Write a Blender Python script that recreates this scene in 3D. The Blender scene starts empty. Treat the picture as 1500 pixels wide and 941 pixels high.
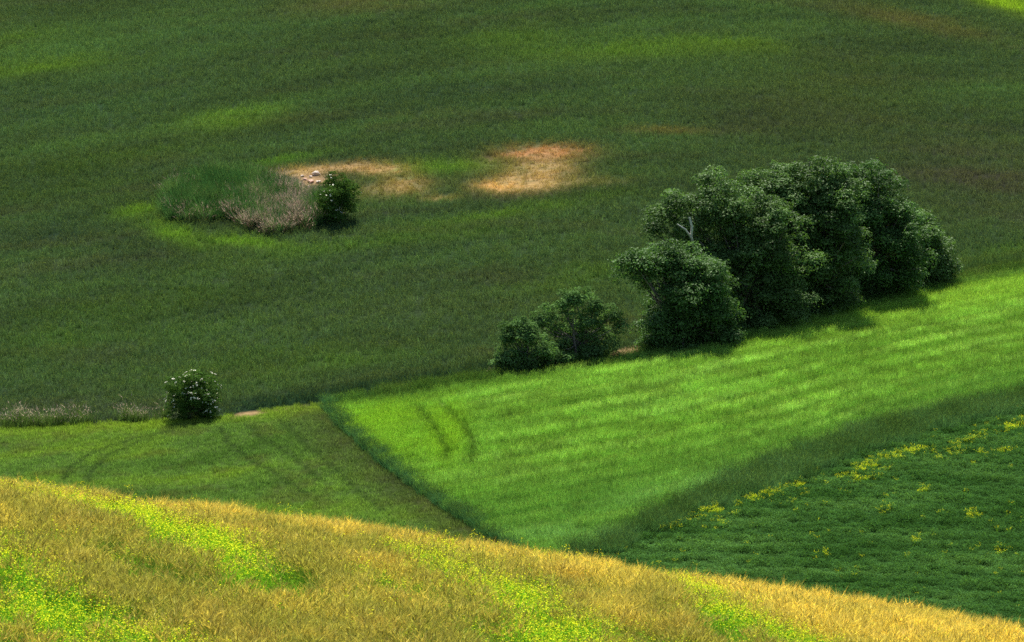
import bpy, math, random
import numpy as np
from mathutils import Vector
RS = np.random.RandomState(7)
random.seed(7)
S = bpy.context.scene
COL = S.collection
PI = math.pi
CAM_Z, PITCH, FPX = 50.0, math.radians(7.0), 8333.0     # 200 mm lens on a 36 mm sensor

# ------------------------------------------------------------------ noise
def _hash(ix, iy, seed):
    h = (ix.astype(np.int64) * 374761393 + iy.astype(np.int64) * 668265263 + seed * 1274126177) & 0xffffffff
    h = ((h ^ (h >> 13)) * 1274126177) & 0xffffffff
    return ((h ^ (h >> 16)) & 0xffff) / 65535.0
def noise(x, y, s=1.0, seed=0, octv=3):
    x = np.asarray(x, float) / s; y = np.asarray(y, float) / s
    t = 0; a = 1; n = 0
    for o in range(octv):
        ix = np.floor(x); iy = np.floor(y); fx = x - ix; fy = y - iy
        fx = fx * fx * (3 - 2 * fx); fy = fy * fy * (3 - 2 * fy)
        k = seed + o * 17
        v = (_hash(ix, iy, k) * (1 - fx) + _hash(ix + 1, iy, k) * fx) * (1 - fy) + \
            (_hash(ix, iy + 1, k) * (1 - fx) + _hash(ix + 1, iy + 1, k) * fx) * fy
        t = t + a * v; n += a; a *= .5; x = x * 2.03 + 5.1; y = y * 2.03 + 9.7
    return t / n                                          # 0..1, mean .5
def sstep(a, b, x):
    t = np.clip((np.asarray(x, float) - a) / (b - a), 0, 1); return t * t * (3 - 2 * t)
def mixc(a, b, t):
    t = np.asarray(t)[..., None]; return a * (1 - t) + np.asarray(b, float) * t

# ------------------------------------------------------------------ terrain
HX = [-300, -120, -60, -33.8, -22.8, -12, -.9, 8.7, 18.8, 31.8, 37, 60, 120, 300]
HY = [372, 380, 379, 376, 373, 372, 376.8, 382, 391.9, 406, 411, 432, 470, 520]
def yh(x):
    s = 0
    for o in (-4, -2, 0, 2, 4): s = s + np.interp(np.asarray(x, float) + o, HX, HY)
    return s / 5
def terrain(x, y):
    x = np.asarray(x, float); y = np.asarray(y, float)
    d = y - yh(x)
    xs = 60 * np.tanh(x / 60)
    g = np.where(d > 0, .118 * d + 1.2 * (1 - np.exp(-(d / 60.0) ** 2)) - 18 * sstep(180, 900, d) * .0, .10 * d)
    g = np.where(d > 200, 24.8 + 60 * np.tanh((d - 200) * .118 / 60), g)
    g = g + 1.1 * (noise(x, y, 38, 3, 2) - .5) * sstep(-70, 20, d)
    # the bright field swells a little, and falls to a shallow ditch before the clover
    g = g + .8 * np.exp(-(((x - 8) / 17) ** 2 + ((d + 14) / 10) ** 2))
    M = .1 * xs + g
    # near hill: the ridge with the ripe barley
    t = np.maximum(y - 90, 0); G = 31.16 - .002 * t ** 2
    G = np.where(t > 90, 31.16 - .002 * 8100 - .36 * (t - 90), G)
    n = np.maximum(95 - y, 0)
    G = G + .165 * n * (n / (n + 9.0))
    G = G - .150 * xs - .0012 * (np.clip(x, -30, 30)) ** 2 * sstep(-20, 95, y) + .22 * (noise(x, y, 9, 11, 2) - .5)
    k = 2.0
    return k * np.logaddexp(G / k, M / k)
def zt(x, y): return float(terrain(x, y))
def at(px, py, h=0.0, near=False):
    u = (px - 750) / FPX; w = (470.5 - py) / FPX
    dx, dy, dz = u, math.cos(PITCH) + w * math.sin(PITCH), -math.sin(PITCH) + w * math.cos(PITCH)
    dx /= dy; dz /= dy
    ys = np.arange(80, 150, .25) if near else np.arange(255, 900, .5)
    f = CAM_Z + dz * ys - terrain(dx * ys, ys) - h
    i = np.argmax(f < 0)
    if f[i] >= 0: i = len(ys) - 1
    if i == 0: return dx * ys[0], ys[0]
    a = f[i - 1] / (f[i - 1] - f[i]); y = ys[i - 1] + a * (ys[i] - ys[i - 1])
    return dx * y, y

# ---- field boundaries (plan curves on the ground)
def curve(pts, h=0.0, near=False): return np.array([at(a, b, h, near) for a, b in pts])
HEDGE = curve([(-150, 634), (0, 627), (240, 614), (350, 606), (480, 590), (600, 572), (730, 552), (940, 517), (1150, 470), (1290, 432), (1400, 408), (1500, 391), (1650, 370)])
def hedge_y(x): return np.interp(x, HEDGE[:, 0], HEDGE[:, 1])
LEDGE = curve([(474, 592), (500, 625), (530, 655), (580, 695), (640, 737), (690, 770), (760, 815)])[::-1]
def ledge_x(y): return np.interp(y, LEDGE[:, 1], LEDGE[:, 0])
VERGE = curve([(780, 830), (860, 788), (960, 745), (1060, 695), (1150, 658), (1300, 606), (1400, 585), (1500, 566), (1700, 535)], .5)
def verge_y(x): return np.interp(x, VERGE[:, 0], VERGE[:, 1])
CLOVER = curve([(780, 860), (870, 815), (960, 775), (1060, 735), (1150, 705), (1300, 650), (1400, 618), (1500, 598), (1700, 560)], .3)
def clover_y(x): return np.interp(x, CLOVER[:, 0], CLOVER[:, 1])

class Patch:
    """soft ellipse lying on the ground"""
    def __init__(s, px, py, rx, ry, h=.3, near=False, tilt=0.0):
        x, y = at(px, py, h, near); s.x, s.y = x, y; s.rx = rx * y / FPX
        s.ry = max(.3, abs(at(px, py - ry, h, near)[1] - at(px, py + ry, h, near)[1]) / 2)
        s.sh = 0
        if tilt: s.sh = (at(px + rx, py + tilt * rx, h, near)[1] - y) / max(s.rx, .01)
    def __call__(s, x, y, p=1.0):
        dx = x - s.x; dy = y - s.y - s.sh * dx
        return np.exp(-((dx / s.rx) ** 2 + (dy / s.ry) ** 2) ** p)
def polydist(x, y, P, ky=1.0):
    d = np.full(np.shape(x), 1e9)
    for (ax, ay), (bx, by) in zip(P[:-1], P[1:]):
        vx, vy = bx - ax, (by - ay) * ky; wx, wy = x - ax, (y - ay) * ky
        t = np.clip((wx * vx + wy * vy) / (vx * vx + vy * vy + 1e-9), 0, 1)
        d = np.minimum(d, np.hypot(wx - t * vx, wy - t * vy))
    return d

# ------------------------------------------------------------------ crop colours
HILL_PATCH = [(Patch(110, 70, 190, 45), (.085, .165, .062), .6), (Patch(330, 40, 160, 25, tilt=-.1), (.075, .145, .06), .5), (Patch(140, 150, 160, 30), (.065, .13, .058), .5), (Patch(900, 85, 260, 40), (.075, .14, .05), .5), # (patch, colour, amount)
 (Patch(60, 95, 120, 14), (0.128, 0.225, 0.029), .55), (Patch(20, 55, 90, 16), (0.112, 0.203, 0.032), .4),
 (Patch(340, 172, 80, 16, tilt=-.15), (0.165, 0.300, 0.032), .5), (Patch(200, 225, 120, 10), (0.105, 0.195, 0.032), .35),
 (Patch(900, 72, 130, 12), (0.120, 0.217, 0.029), .5), (Patch(1060, 62, 110, 12), (0.128, 0.225, 0.029), .5),
 (Patch(760, 55, 100, 18), (0.105, 0.195, 0.032), .4), (Patch(1485, 4, 65, 15, tilt=.3), (0.255, 0.390, 0.032), 1.0),
 (Patch(1340, 28, 130, 14, tilt=.2), (0.150, 0.128, 0.056), .55), (Patch(520, 2, 110, 14), (0.150, 0.120, 0.056), .4),
 (Patch(980, 188, 70, 6), (0.195, 0.150, 0.056), .45), (Patch(1440, 250, 150, 50), (.080, .082, .056), .75), (Patch(1150, 160, 120, 30), (.070, .080, .050), .5), (Patch(620, 440, 170, 20), (.070, .085, .048), .4), (Patch(60, 330, 120, 18), (.036, .070, .045), .5), (Patch(700, 130, 200, 14), (.040, .075, .045), .5),
 (Patch(1230, 130, 160, 50), (0.075, 0.102, 0.040), .5), (Patch(860, 470, 60, 25), (0.105, 0.112, 0.048), .5),
 (Patch(640, 240, 75, 10), (0.135, 0.270, 0.032), .75), (Patch(1460, 375, 90, 16, tilt=-.2), (0.090, 0.188, 0.035), .6),
 (Patch(400, 235, 80, 7, tilt=-.2), (0.120, 0.255, 0.032), .5),
 (Patch(250, 335, 60, 14, tilt=.35), (0.165, 0.315, 0.032), .6), (Patch(350, 349, 75, 9, tilt=.10), (0.165, 0.315, 0.032), .6),
 (Patch(200, 305, 45, 12), (0.128, 0.240, 0.032), .6), (Patch(760, 305, 150, 8, tilt=-.15), (0.135, 0.255, 0.029), .5),
 (Patch(560, 350, 200, 9, tilt=-.10), (0.112, 0.225, 0.029), .45), (Patch(420, 530, 200, 30), (0.098, 0.195, 0.032), .4),
 (Patch(120, 480, 150, 40), (0.090, 0.188, 0.032), .35), (Patch(850, 400, 120, 25, tilt=-.2), (0.090, 0.173, 0.032), .4),
 (Patch(250, 430, 160, 22), (0.068, 0.128, 0.032), .45), (Patch(100, 250, 120, 40), (0.054, 0.099, 0.029), .5),
]
BARE = [ # thin and dry spots: straw colour
 (Patch(480, 243, 85, 8, tilt=-.08), (.36, .23, .10), 1.0), (Patch(560, 245, 42, 9), (.37, .23, .10), 1.0),
 (Patch(595, 266, 40, 16), (.30, .20, .08), .8), (Patch(560, 275, 50, 14), (.28, .20, .08), .55), (Patch(645, 286, 28, 5), (.26, .18, .06), .7),
 (Patch(795, 220, 70, 12), (.42, .20, .085), 1.0), (Patch(795, 244, 56, 18), (.37, .25, .11), .9),
 (Patch(765, 264, 68, 15), (.40, .26, .11), 1.0), (Patch(730, 268, 35, 9), (.52, .31, .11), .8),
 (Patch(860, 262, 60, 7), (.26, .22, .07), .45), (Patch(720, 240, 40, 10), (.22, .20, .06), .4),
 (Patch(425, 250, 35, 6), (.40, .28, .13), 1.0), (Patch(450, 262, 50, 10), (.34, .20, .13), .9),
]
def hill_col(x, y):
    d = y - hedge_y(x)
    wx = x + 5 * (noise(x, y, 25, 71) - .5)
    base = np.ones(np.shape(x) + (3,)) * np.array([.064, .109, .050])  # cloud shade over the hillside is put into this dark base colour
    n1 = noise(x / 2.6 + y * .12, y - x * .45, 7, 21, 4)
    base = mixc(base, (.085, .165, .058), np.clip((n1 - .5) * 2.4, 0, 1))
    base = mixc(base, (.048, .076, .040), np.clip((.5 - n1) * 2.6, 0, 1))
    n2 = noise(x / 3, y, 3.2, 23, 3); base = mixc(base, (.085, .092, .055), np.clip((n2 - .60) * 3, 0, .45))
    st = np.sin((d + .22 * x + 2.5 * noise(x, y, 14, 29, 2)) * 2 * PI / 3.4)
    dr = np.sin((d + .10 * x + 1.2 * noise(x, y, 20, 33, 2)) * 2 * PI / 1.15); base = base * (1 + .07 * st + .13 * dr)[..., None]
    ns = noise(x / 7 + .03 * y, y - .42 * x, 1.1, 35, 3); base = mixc(base, (.095, .165, .055), np.clip((ns - .56) * 2.5, 0, .4)); base = mixc(base, (.040, .070, .044), np.clip((.42 - ns) * 2.5, 0, .4))
    for p, c, a in HILL_PATCH:
        m = p(x, y) * a * np.clip(.15 + 1.9 * noise(x / 2.5, y, 2.2, 31, 4), 0, 1.5); base = mixc(base, c, np.clip(m, 0, 1))
    base = mixc(base, (.028, .062, .036), sstep(4.2, 2.6, d) * sstep(-20, -17, x) * sstep(1, -3, x) * .9)  # painted shade on the front of the taller crop at the hill foot
    for p, c, a in BARE:
        m = p(x, y, 1.2) * a * np.clip(.05 + 1.75 * noise(x, y, .8, 37, 4), 0, 1.2); base = mixc(base, c, np.clip(m, 0, .85))
    return base
def bare_amt(x, y):
    m = 0
    for p, c, a in BARE: m = np.maximum(m, p(x, y, 1.4) * a)
    return m
BR_YEL = [(Patch(560, 605, 85, 22, .6), 1.0), (Patch(655, 620, 30, 42, .6), 1.3), (Patch(590, 640, 80, 25, .6), .7)]
BR_PALE = [(Patch(830, 775, 110, 10, .6), .8), (Patch(1040, 695, 70, 9, .6, tilt=-.3), .9), (Patch(930, 720, 80, 12, .6, tilt=-.3), .5)]
TRACK1 = curve([(612, 588), (640, 622), (655, 650), (652, 668)], .6)
TRACK2 = curve([(650, 585), (680, 615), (694, 640), (690, 668)], .6)
def bright_col(x, y):
    d = y - hedge_y(x)
    base = np.ones(np.shape(x) + (3,)) * np.array([.20, .385, .062])
    u = d - .02 * x + 1.4 * noise(x / 2, y, 12, 41, 3) + .45 * noise(x / 5, y, 2.0, 42, 2)
    st = np.sin(u * 2 * PI / 3.3) * .75 + np.sin((u + .06 * x) * 2 * PI / 1.9 + 2) * .55 + np.sin((u + .4 * noise(x, y, 3, 46)) * 2 * PI / .8) * .3; st = st * (.1 + 1.3 * noise(x / 2, y, 5, 44, 2))
    w = .25 + .75 * sstep(-6, 6, x)
    base = mixc(base, (.40, .61, .14), np.clip(st * .75, 0, 1) * w)
    base = mixc(base, (.10, .235, .035), np.clip(-st * .85, 0, 1) * w)
    n = noise(x / 3.5, y - yh(x) + .4 * x * 0, 1.3, 43, 4)
    base = mixc(base, (.36, .56, .16), np.clip((n - .56) * 1.6, 0, .35)); base = mixc(base, (.10, .24, .035), np.clip((.46 - n) * 1.6, 0, .4))
    nf = noise(x / 2.5, y - .25 * x, .8, 48, 3); base = base * (1 + 1.1 * (nf - .5))[..., None]
    for p, a in BR_YEL: base = mixc(base, (.27, .48, .04), np.clip(p(x, y, 1.5) * a, 0, 1) * .85)
    base = mixc(base, (.09, .25, .06), sstep(-24, -38, d) * .5)
    for p, a in BR_PALE: base = mixc(base, (.34, .58, .24), np.clip(p(x, y) * a * noise(x, y, 1.2, 47) * .8, 0, 1))
    base = mixc(base, (.34, .54, .08), sstep(-2.5, -5.5, d) * sstep(-15, -7, d) * sstep(8, 25, x) * .7)
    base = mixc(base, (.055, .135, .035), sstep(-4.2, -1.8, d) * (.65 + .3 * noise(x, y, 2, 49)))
    for T in (TRACK1, TRACK2): base = mixc(base, (.06, .14, .02), np.exp(-(polydist(x, y, T) / .35) ** 2) * .8)
    return base
LT = [curve(c, .2) for c in ([(92, 700), (105, 680), (135, 660), (190, 640), (250, 628)], [(128, 705), (135, 685), (160, 662), (215, 640)],
      [(322, 622), (335, 645), (370, 672), (420, 700), (450, 720)], [(362, 618), (385, 640), (430, 665), (470, 700)], [(410, 612), (450, 650), (510, 700), (560, 745)])]
def left_col(x, y):
    d = y - hedge_y(x)
    base = np.ones(np.shape(x) + (3,)) * np.array([.135, .235, .050])
    n = noise(x / 1.5, y, 4, 51, 4)
    base = mixc(base, (.19, .29, .03), np.clip((n - .5) * 2.5, 0, 1)); base = mixc(base, (.07, .14, .03), np.clip((.5 - n) * 2.8, 0, 1))
    n2 = noise(x, y, 2.3, 53, 3); base = mixc(base, (.12, .12, .04), np.clip((n2 - .58) * 3, 0, .4))
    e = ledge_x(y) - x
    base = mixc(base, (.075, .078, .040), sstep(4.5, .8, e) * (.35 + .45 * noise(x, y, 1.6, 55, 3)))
    base = mixc(base, (.24, .34, .035), sstep(-4.0, -1.0, d) * .55)
    for T in LT: base = mixc(base, (.045, .085, .022), np.exp(-(polydist(x, y, T) / .24) ** 2) * .8)
    return base
def verge_col(x, y):
    base = np.ones(np.shape(x) + (3,)) * np.array([.066, .150, .056])
    n = noise(x, y, 2.4, 61, 3)
    base = mixc(base, (.10, .20, .075), np.clip((n - .5) * 3, 0, .8)); return mixc(base, (.05, .11, .03), np.clip((.5 - n) * 3, 0, .8))
def clover_col(x, y):
    base = np.ones(np.shape(x) + (3,)) * np.array([.054, .138, .034])
    n = noise(x / 2.2, y, 2.2, 63, 4)
    base = mixc(base, (.09, .20, .05), np.clip((n - .5) * 3, 0, .9)); base = mixc(base, (.035, .10, .022), np.clip((.5 - n) * 3, 0, .9))
    return base
CLOV_YEL = [(Patch(a, b, r, q, .4, tilt=-.25), s) for a, b, r, q, s in [(1270, 690, 30, 9, .6), (1160, 722, 34, 8, .5), (1380, 660, 36, 9, .5), (1060, 758, 30, 8, .5), (1440, 665, 24, 8, .45), (1285, 672, 48, 8, 1), (1335, 657, 26, 6, 1), (1120, 718, 30, 6, 1.0), (1050, 740, 34, 7, .9), (1175, 702, 22, 4, .8),
    (1425, 637, 42, 5, .9), (1490, 617, 22, 6, .9), (1355, 712, 12, 5, .8), (1424, 748, 10, 6, 1.1), (1298, 742, 12, 5, .8), (1250, 688, 24, 6, .9),
    (990, 762, 30, 7, .6), (915, 778, 9, 4, .9), (1110, 762, 14, 4, .5), (1380, 745, 10, 4, .5), (1465, 800, 18, 6, .45), (1200, 805, 12, 5, .4), (1340, 786, 10, 5, .5), (1475, 655, 24, 6, .5)]]
def clov_yel(x, y):
    m = 0
    for p, s in CLOV_YEL: m = np.maximum(m, p(x, y, 1.2) * s)
    return m
MUST = [(curve(c, .75, True), w, s) for c, w, s in [
    ([(0, 697), (80, 722), (150, 735)], 0.88, 0.48), ([(150, 733), (220, 755), (300, 775), (330, 800)], 1.05, 0.95), ([(330, 800), (350, 822)], 0.66, 0.52),
    ([(0, 780), (30, 815), (60, 850), (110, 875)], 0.77, 0.52), ([(70, 890), (130, 905), (190, 925), (230, 945)], 1.10, 1.00), ([(40, 870), (110, 920), (150, 950)], 0.88, 0.79),
    ([(600, 800), (660, 825), (720, 848), (780, 870)], 0.83, 0.85), ([(740, 850), (790, 885), (830, 941)], 0.99, 0.95), ([(660, 800), (620, 790)], 0.55, 0.42),
    ([(990, 845), (1060, 880), (1130, 915), (1190, 945)], .62, .95), ([(900, 935), (940, 941)], 0.44, 0.63), ([(500, 820), (560, 850)], 0.66, 0.37), ([(400, 745), (480, 765)], 0.55, 0.37)]]
def must(x, y):
    m = 0
    for P, w, s in MUST: m = np.maximum(m, np.exp(-(polydist(x, y, P, .55) / w) ** 2) * s)
    return m * np.clip(-.1 + 2.1 * noise(x, y * .8, 1.0, 81, 4), 0, 1.5)
def must_soft(x, y):
    m = 0
    for P, w, s in MUST: m = np.maximum(m, np.exp(-(polydist(x, y, P, .5) / (w * 1.8)) ** 2) * min(s, .8))
    return m * (.6 + 1.0 * noise(x, y, .8, 87, 3))
def gold_amt(x, y):
    cr = sstep(112, 127, y + .5 * x) * .75 + .25 * sstep(-8, 14, x)
    return np.clip(-.05 + 1.1 * cr + 2.1 * (noise(x * 1.4 + y * .25, y * .6, 2.2, 83, 4) - .5), 0, 1)

def region(x, y):
    """0 hill, 1 bright field, 2 left field, 3 verge, 4 clover, 5 near ridge"""
    r = np.zeros(np.shape(x), int)
    below = y < hedge_y(x) + 1.6 * (noise(x, y, .9, 207, 3) - .5)
    lx = ledge_x(y) + .9 * (noise(x, y, .8, 205, 3) - .5)
    r[below & (x > lx)] = 1; r[below & (x <= lx)] = 2
    v = below & (y < verge_y(x) + 4.5 * (noise(x, y, 1.6, 201, 4) - .5)) & (x > lx); r[v] = 3
    r[v & (y < clover_y(x) + 5 * (noise(x, y, 1.6, 203, 4) - .5))] = 4
    r[y < 240] = 5
    return r
def canopy(x, y):
    r = region(x, y); c = np.zeros(np.shape(x) + (3,))
    for k, f in enumerate((hill_col, bright_col, left_col, verge_col, clover_col)):
        m = r == k
        if m.any(): c[m] = f(x[m], y[m])
    m = r == 5
    if m.any(): c[m] = np.array([.10, .13, .03])
    return c
SOIL = [(Patch(362, 607, 26, 4, 0, tilt=-.10), 1.0), (Patch(425, 598, 34, 2, 0, tilt=-.15), .55), (Patch(722, 549, 20, 4, 0, tilt=-.2), .9), (Patch(922, 516, 34, 8, 0, tilt=-.2), 1.0), (Patch(1040, 492, 40, 5, 0, tilt=-.22), .8), (Patch(1135, 464, 14, 10, 0), .8),
        (Patch(452, 266, 30, 9, 0), 1.0)]
def soil_amt(x, y):
    m = 0
    for p, a in SOIL: m = np.maximum(m, p(x, y, 1.5) * a)
    return m * (.35 + 1.1 * noise(x, y * .7, .6, 211, 3))

# ------------------------------------------------------------------ materials
def newmat(name):
    m = bpy.data.materials.new(name); m.use_nodes = True; m.node_tree.nodes.clear(); return m, m.node_tree
def leafmat(name, col, src='var', trans=.45, rough=.55, spec=.3, inst=False, tcol=(1.25, 1.2, .55), bleach=None):
    m, t = newmat(name); N = t.nodes; L = t.links
    out = N.new('ShaderNodeOutputMaterial'); mixs = N.new('ShaderNodeMixShader')
    tr = N.new('ShaderNodeBsdfTranslucent')
    if spec > 0:
        p = N.new('ShaderNodeBsdfPrincipled'); p.inputs['Roughness'].default_value = rough; p.inputs['Specular IOR Level'].default_value = spec
    else: p = N.new('ShaderNodeBsdfDiffuse')
    v = N.new('ShaderNodeAttribute'); v.attribute_name = 'var'
    mp = N.new('ShaderNodeMapRange'); mp.inputs[3].default_value = .5; mp.inputs[4].default_value = 1.5; L.new(v.outputs['Fac'], mp.inputs[0])
    sc = N.new('ShaderNodeVectorMath'); sc.operation = 'SCALE'
    if inst:
        a = N.new('ShaderNodeAttribute'); a.attribute_type = 'INSTANCER'; a.attribute_name = 'tint'; L.new(a.outputs['Color'], sc.inputs[0])
        if bleach is not None:
            bl = N.new('ShaderNodeMix'); bl.data_type = 'RGBA'; bl.inputs[0].default_value = bleach[1]; bl.inputs[7].default_value = (*bleach[0], 1)
            L.new(a.outputs['Color'], bl.inputs[6]); L.new(bl.outputs[2], sc.inputs[0])
    else: sc.inputs[0].default_value = col
    L.new(mp.outputs[0], sc.inputs['Scale'])
    L.new(sc.outputs[0], p.inputs[0])
    tm = N.new('ShaderNodeVectorMath'); tm.operation = 'MULTIPLY'; tm.inputs[1].default_value = tcol
    L.new(sc.outputs[0], tm.inputs[0]); L.new(tm.outputs[0], tr.inputs['Color'])
    mixs.inputs[0].default_value = trans
    L.new(p.outputs[0], mixs.inputs[1]); L.new(tr.outputs[0], mixs.inputs[2]); L.new(mixs.outputs[0], out.inputs[0])
    return m
def solidmat(name, c1, c2, scale=3.0, rough=.9, bump=.4):
    m, t = newmat(name); N = t.nodes; L = t.links
    out = N.new('ShaderNodeOutputMaterial'); p = N.new('ShaderNodeBsdfPrincipled'); p.inputs['Roughness'].default_value = rough
    no = N.new('ShaderNodeTexNoise'); no.inputs['Scale'].default_value = scale; no.inputs['Detail'].default_value = 8
    co = N.new('ShaderNodeTexCoord'); L.new(co.outputs['Object'], no.inputs['Vector'])
    r = N.new('ShaderNodeValToRGB'); r.color_ramp.elements[0].color = (*c1, 1); r.color_ramp.elements[1].color = (*c2, 1)
    r.color_ramp.elements[0].position = .35; r.color_ramp.elements[1].position = .65
    L.new(no.outputs[0], r.inputs[0]); L.new(r.outputs[0], p.inputs['Base Color'])
    b = N.new('ShaderNodeBump'); b.inputs['Strength'].default_value = bump; L.new(no.outputs[0], b.inputs['Height']); L.new(b.outputs[0], p.inputs['Normal'])
    L.new(p.outputs[0], out.inputs[0]); return m

# ------------------------------------------------------------------ ground sheet
def grow(a, b, n, p=2.2): return a + (b - a) * np.linspace(0, 1, n) ** p
xs = np.concatenate([-grow(62, 2500, 26)[::-1], np.arange(-61.5, 61.6, .5), grow(62, 2500, 26)])
ys = np.concatenate([-grow(0, 600, 10)[::-1], np.arange(4, 96, 4.), np.arange(96, 150, .5), np.arange(150, 296, 4.), np.arange(296, 560, .5), grow(560, 5000, 40)])
X, Y = np.meshgrid(xs, ys); Z = terrain(X, Y) + .05 * (noise(X, Y, .8, 5, 2) - .5)
me = bpy.data.meshes.new('ground'); ny, nx = X.shape
co = np.stack([X, Y, Z], -1).reshape(-1, 3)
i = (np.arange(ny - 1)[:, None] * nx + np.arange(nx - 1)[None]).ravel()
F = np.stack([i, i + 1, i + nx + 1, i + nx], 1)
def fill(me, co, F, smooth=False):
    k = F.shape[1]; me.vertices.add(len(co)); me.vertices.foreach_set('co', co.astype(np.float32).ravel())
    me.loops.add(F.size); me.loops.foreach_set('vertex_index', F.astype(np.int32).ravel())
    me.polygons.add(len(F)); me.polygons.foreach_set('loop_start', (np.arange(len(F)) * k).astype(np.int32))
    me.polygons.foreach_set('loop_total', np.full(len(F), k, np.int32))
    me.polygons.foreach_set('use_smooth', np.full(len(F), smooth)); me.update(calc_edges=True)
fill(me, co, F, True)
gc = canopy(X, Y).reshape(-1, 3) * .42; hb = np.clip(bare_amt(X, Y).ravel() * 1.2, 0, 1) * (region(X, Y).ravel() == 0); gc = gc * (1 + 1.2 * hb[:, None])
sa = np.clip((soil_amt(X, Y).ravel() - .2) * 1.5, 0, .9); gc = mixc(gc, (.30, .20, .10), sa)
ca = me.attributes.new('crop', 'FLOAT_COLOR', 'POINT'); ca.data.foreach_set('color', np.concatenate([gc, np.ones((len(gc), 1))], 1).astype(np.float32).ravel())
gm, t = newmat('field_soil'); N = t.nodes; L = t.links
out = N.new('ShaderNodeOutputMaterial'); p = N.new('ShaderNodeBsdfDiffuse'); p.inputs['Roughness'].default_value = .5
a = N.new('ShaderNodeAttribute'); a.attribute_name = 'crop'
no = N.new('ShaderNodeTexNoise'); no.inputs['Scale'].default_value = 2.2; no.inputs['Detail'].default_value = 9; tc = N.new('ShaderNodeTexCoord'); L.new(tc.outputs['Object'], no.inputs['Vector'])
mr = N.new('ShaderNodeMapRange'); mr.inputs[3].default_value = .5; mr.inputs[4].default_value = 1.5; L.new(no.outputs[0], mr.inputs[0])
sc = N.new('ShaderNodeVectorMath'); sc.operation = 'SCALE'; L.new(a.outputs['Color'], sc.inputs[0]); L.new(mr.outputs[0], sc.inputs['Scale'])
L.new(sc.outputs[0], p.inputs['Color']); b = N.new('ShaderNodeBump'); b.inputs['Strength'].default_value = .8; b.inputs['Distance'].default_value = .2
L.new(no.outputs[0], b.inputs['Height']); L.new(b.outputs[0], p.inputs['Normal']); L.new(p.outputs[0], out.inputs[0])
me.materials.append(gm); go = bpy.data.objects.new('ground', me); COL.objects.link(go); go['kind'] = 'structure'

# ------------------------------------------------------------------ plant prototypes
class Quads:
    def __init__(s): s.co = []; s.mi = []; s.var = []
    def quad(s, a, b, c, d, mi=0, var=.5): s.co.append((a, b, c, d)); s.mi.append(mi); s.var.append(var)
    def strip(s, p0, dirv, side, L, w, bend, mi=0, var=.5, n=2, tip=0.12):
        """a blade from p0 along dirv, bending towards bend"""
        p0 = np.array(p0, float); dirv = np.array(dirv, float); side = np.array(side, float); bend = np.array(bend, float)
        pts = []
        for k in range(n + 1):
            u = k / n; c = p0 + dirv * L * u + bend * L * u * u; ww = w * (1 - u * (1 - tip)) * .5
            pts.append((c - side * ww, c + side * ww))
        for k in range(n): s.quad(pts[k][0], pts[k][1], pts[k + 1][1], pts[k + 1][0], mi, var)
        return (pts[-1][0] + pts[-1][1]) / 2
    def mesh(s, name, mats):
        co = np.array(s.co, float).reshape(-1, 3); F = np.arange(len(co)).reshape(-1, 4)
        me = bpy.data.meshes.new(name); fill(me, co, F)
        me.polygons.foreach_set('material_index', np.array(s.mi, np.int32))
        at_ = me.attributes.new('var', 'FLOAT', 'FACE'); at_.data.foreach_set('value', np.array(s.var, np.float32))
        for m in mats: me.materials.append(m)
        return me
def rdir(a): return np.array([math.cos(a), math.sin(a), 0.])
def grass_proto(nb, rad, h, w, spread=.25, bend=.3, ears=0, earlen=.08, earw=.012, mats=(), name='tuft', hv=.3):
    q = Quads()
    for _ in range(nb):
        a = random.uniform(0, 2 * PI); r = rad * math.sqrt(random.random()); b = random.uniform(0, 2 * PI)
        p = rdir(a) * r; L_ = h * random.uniform(1 - hv, 1 + hv * .5); dv = np.array([0, 0, 1.]) + rdir(b) * random.uniform(0, spread)
        s = rdir(random.uniform(0, 2 * PI)); v = random.random()
        tip = q.strip(p, dv, s, L_, w, rdir(b) * random.uniform(.3, 1) * bend - np.array([0, 0, bend * .25]), 0, v, 3 if h > .5 else 2, .15)
        if random.random() < ears:
            dv2 = dv + rdir(b) * random.uniform(.2, .7) - np.array([0, 0, random.uniform(0, .7)]); dv2 /= np.linalg.norm(dv2)
            s2 = np.cross(dv2, rdir(random.uniform(0, 6.28))); s2 /= np.linalg.norm(s2) + 1e-6; v2 = random.random()
            e0 = tip; e1 = tip + dv2 * earlen * .45; e2 = tip + dv2 * earlen
            s3 = np.cross(dv2, s2)
            for ss in (s2, s3):
                q.quad(e0, e1 + ss * earw, e2, e1 - ss * earw, 1, v2)
            for _k in range(3):      # awns
                dd = dv2 + np.array([random.uniform(-.25, .25), random.uniform(-.25, .25), random.uniform(-.1, .25)])
                q.strip(e1 + dv2 * earlen * .2, dd, s2, earlen * 1.1, earw * .35, (0, 0, 0), 1, v2, 1, .1)
    return q.mesh(name, mats)
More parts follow.
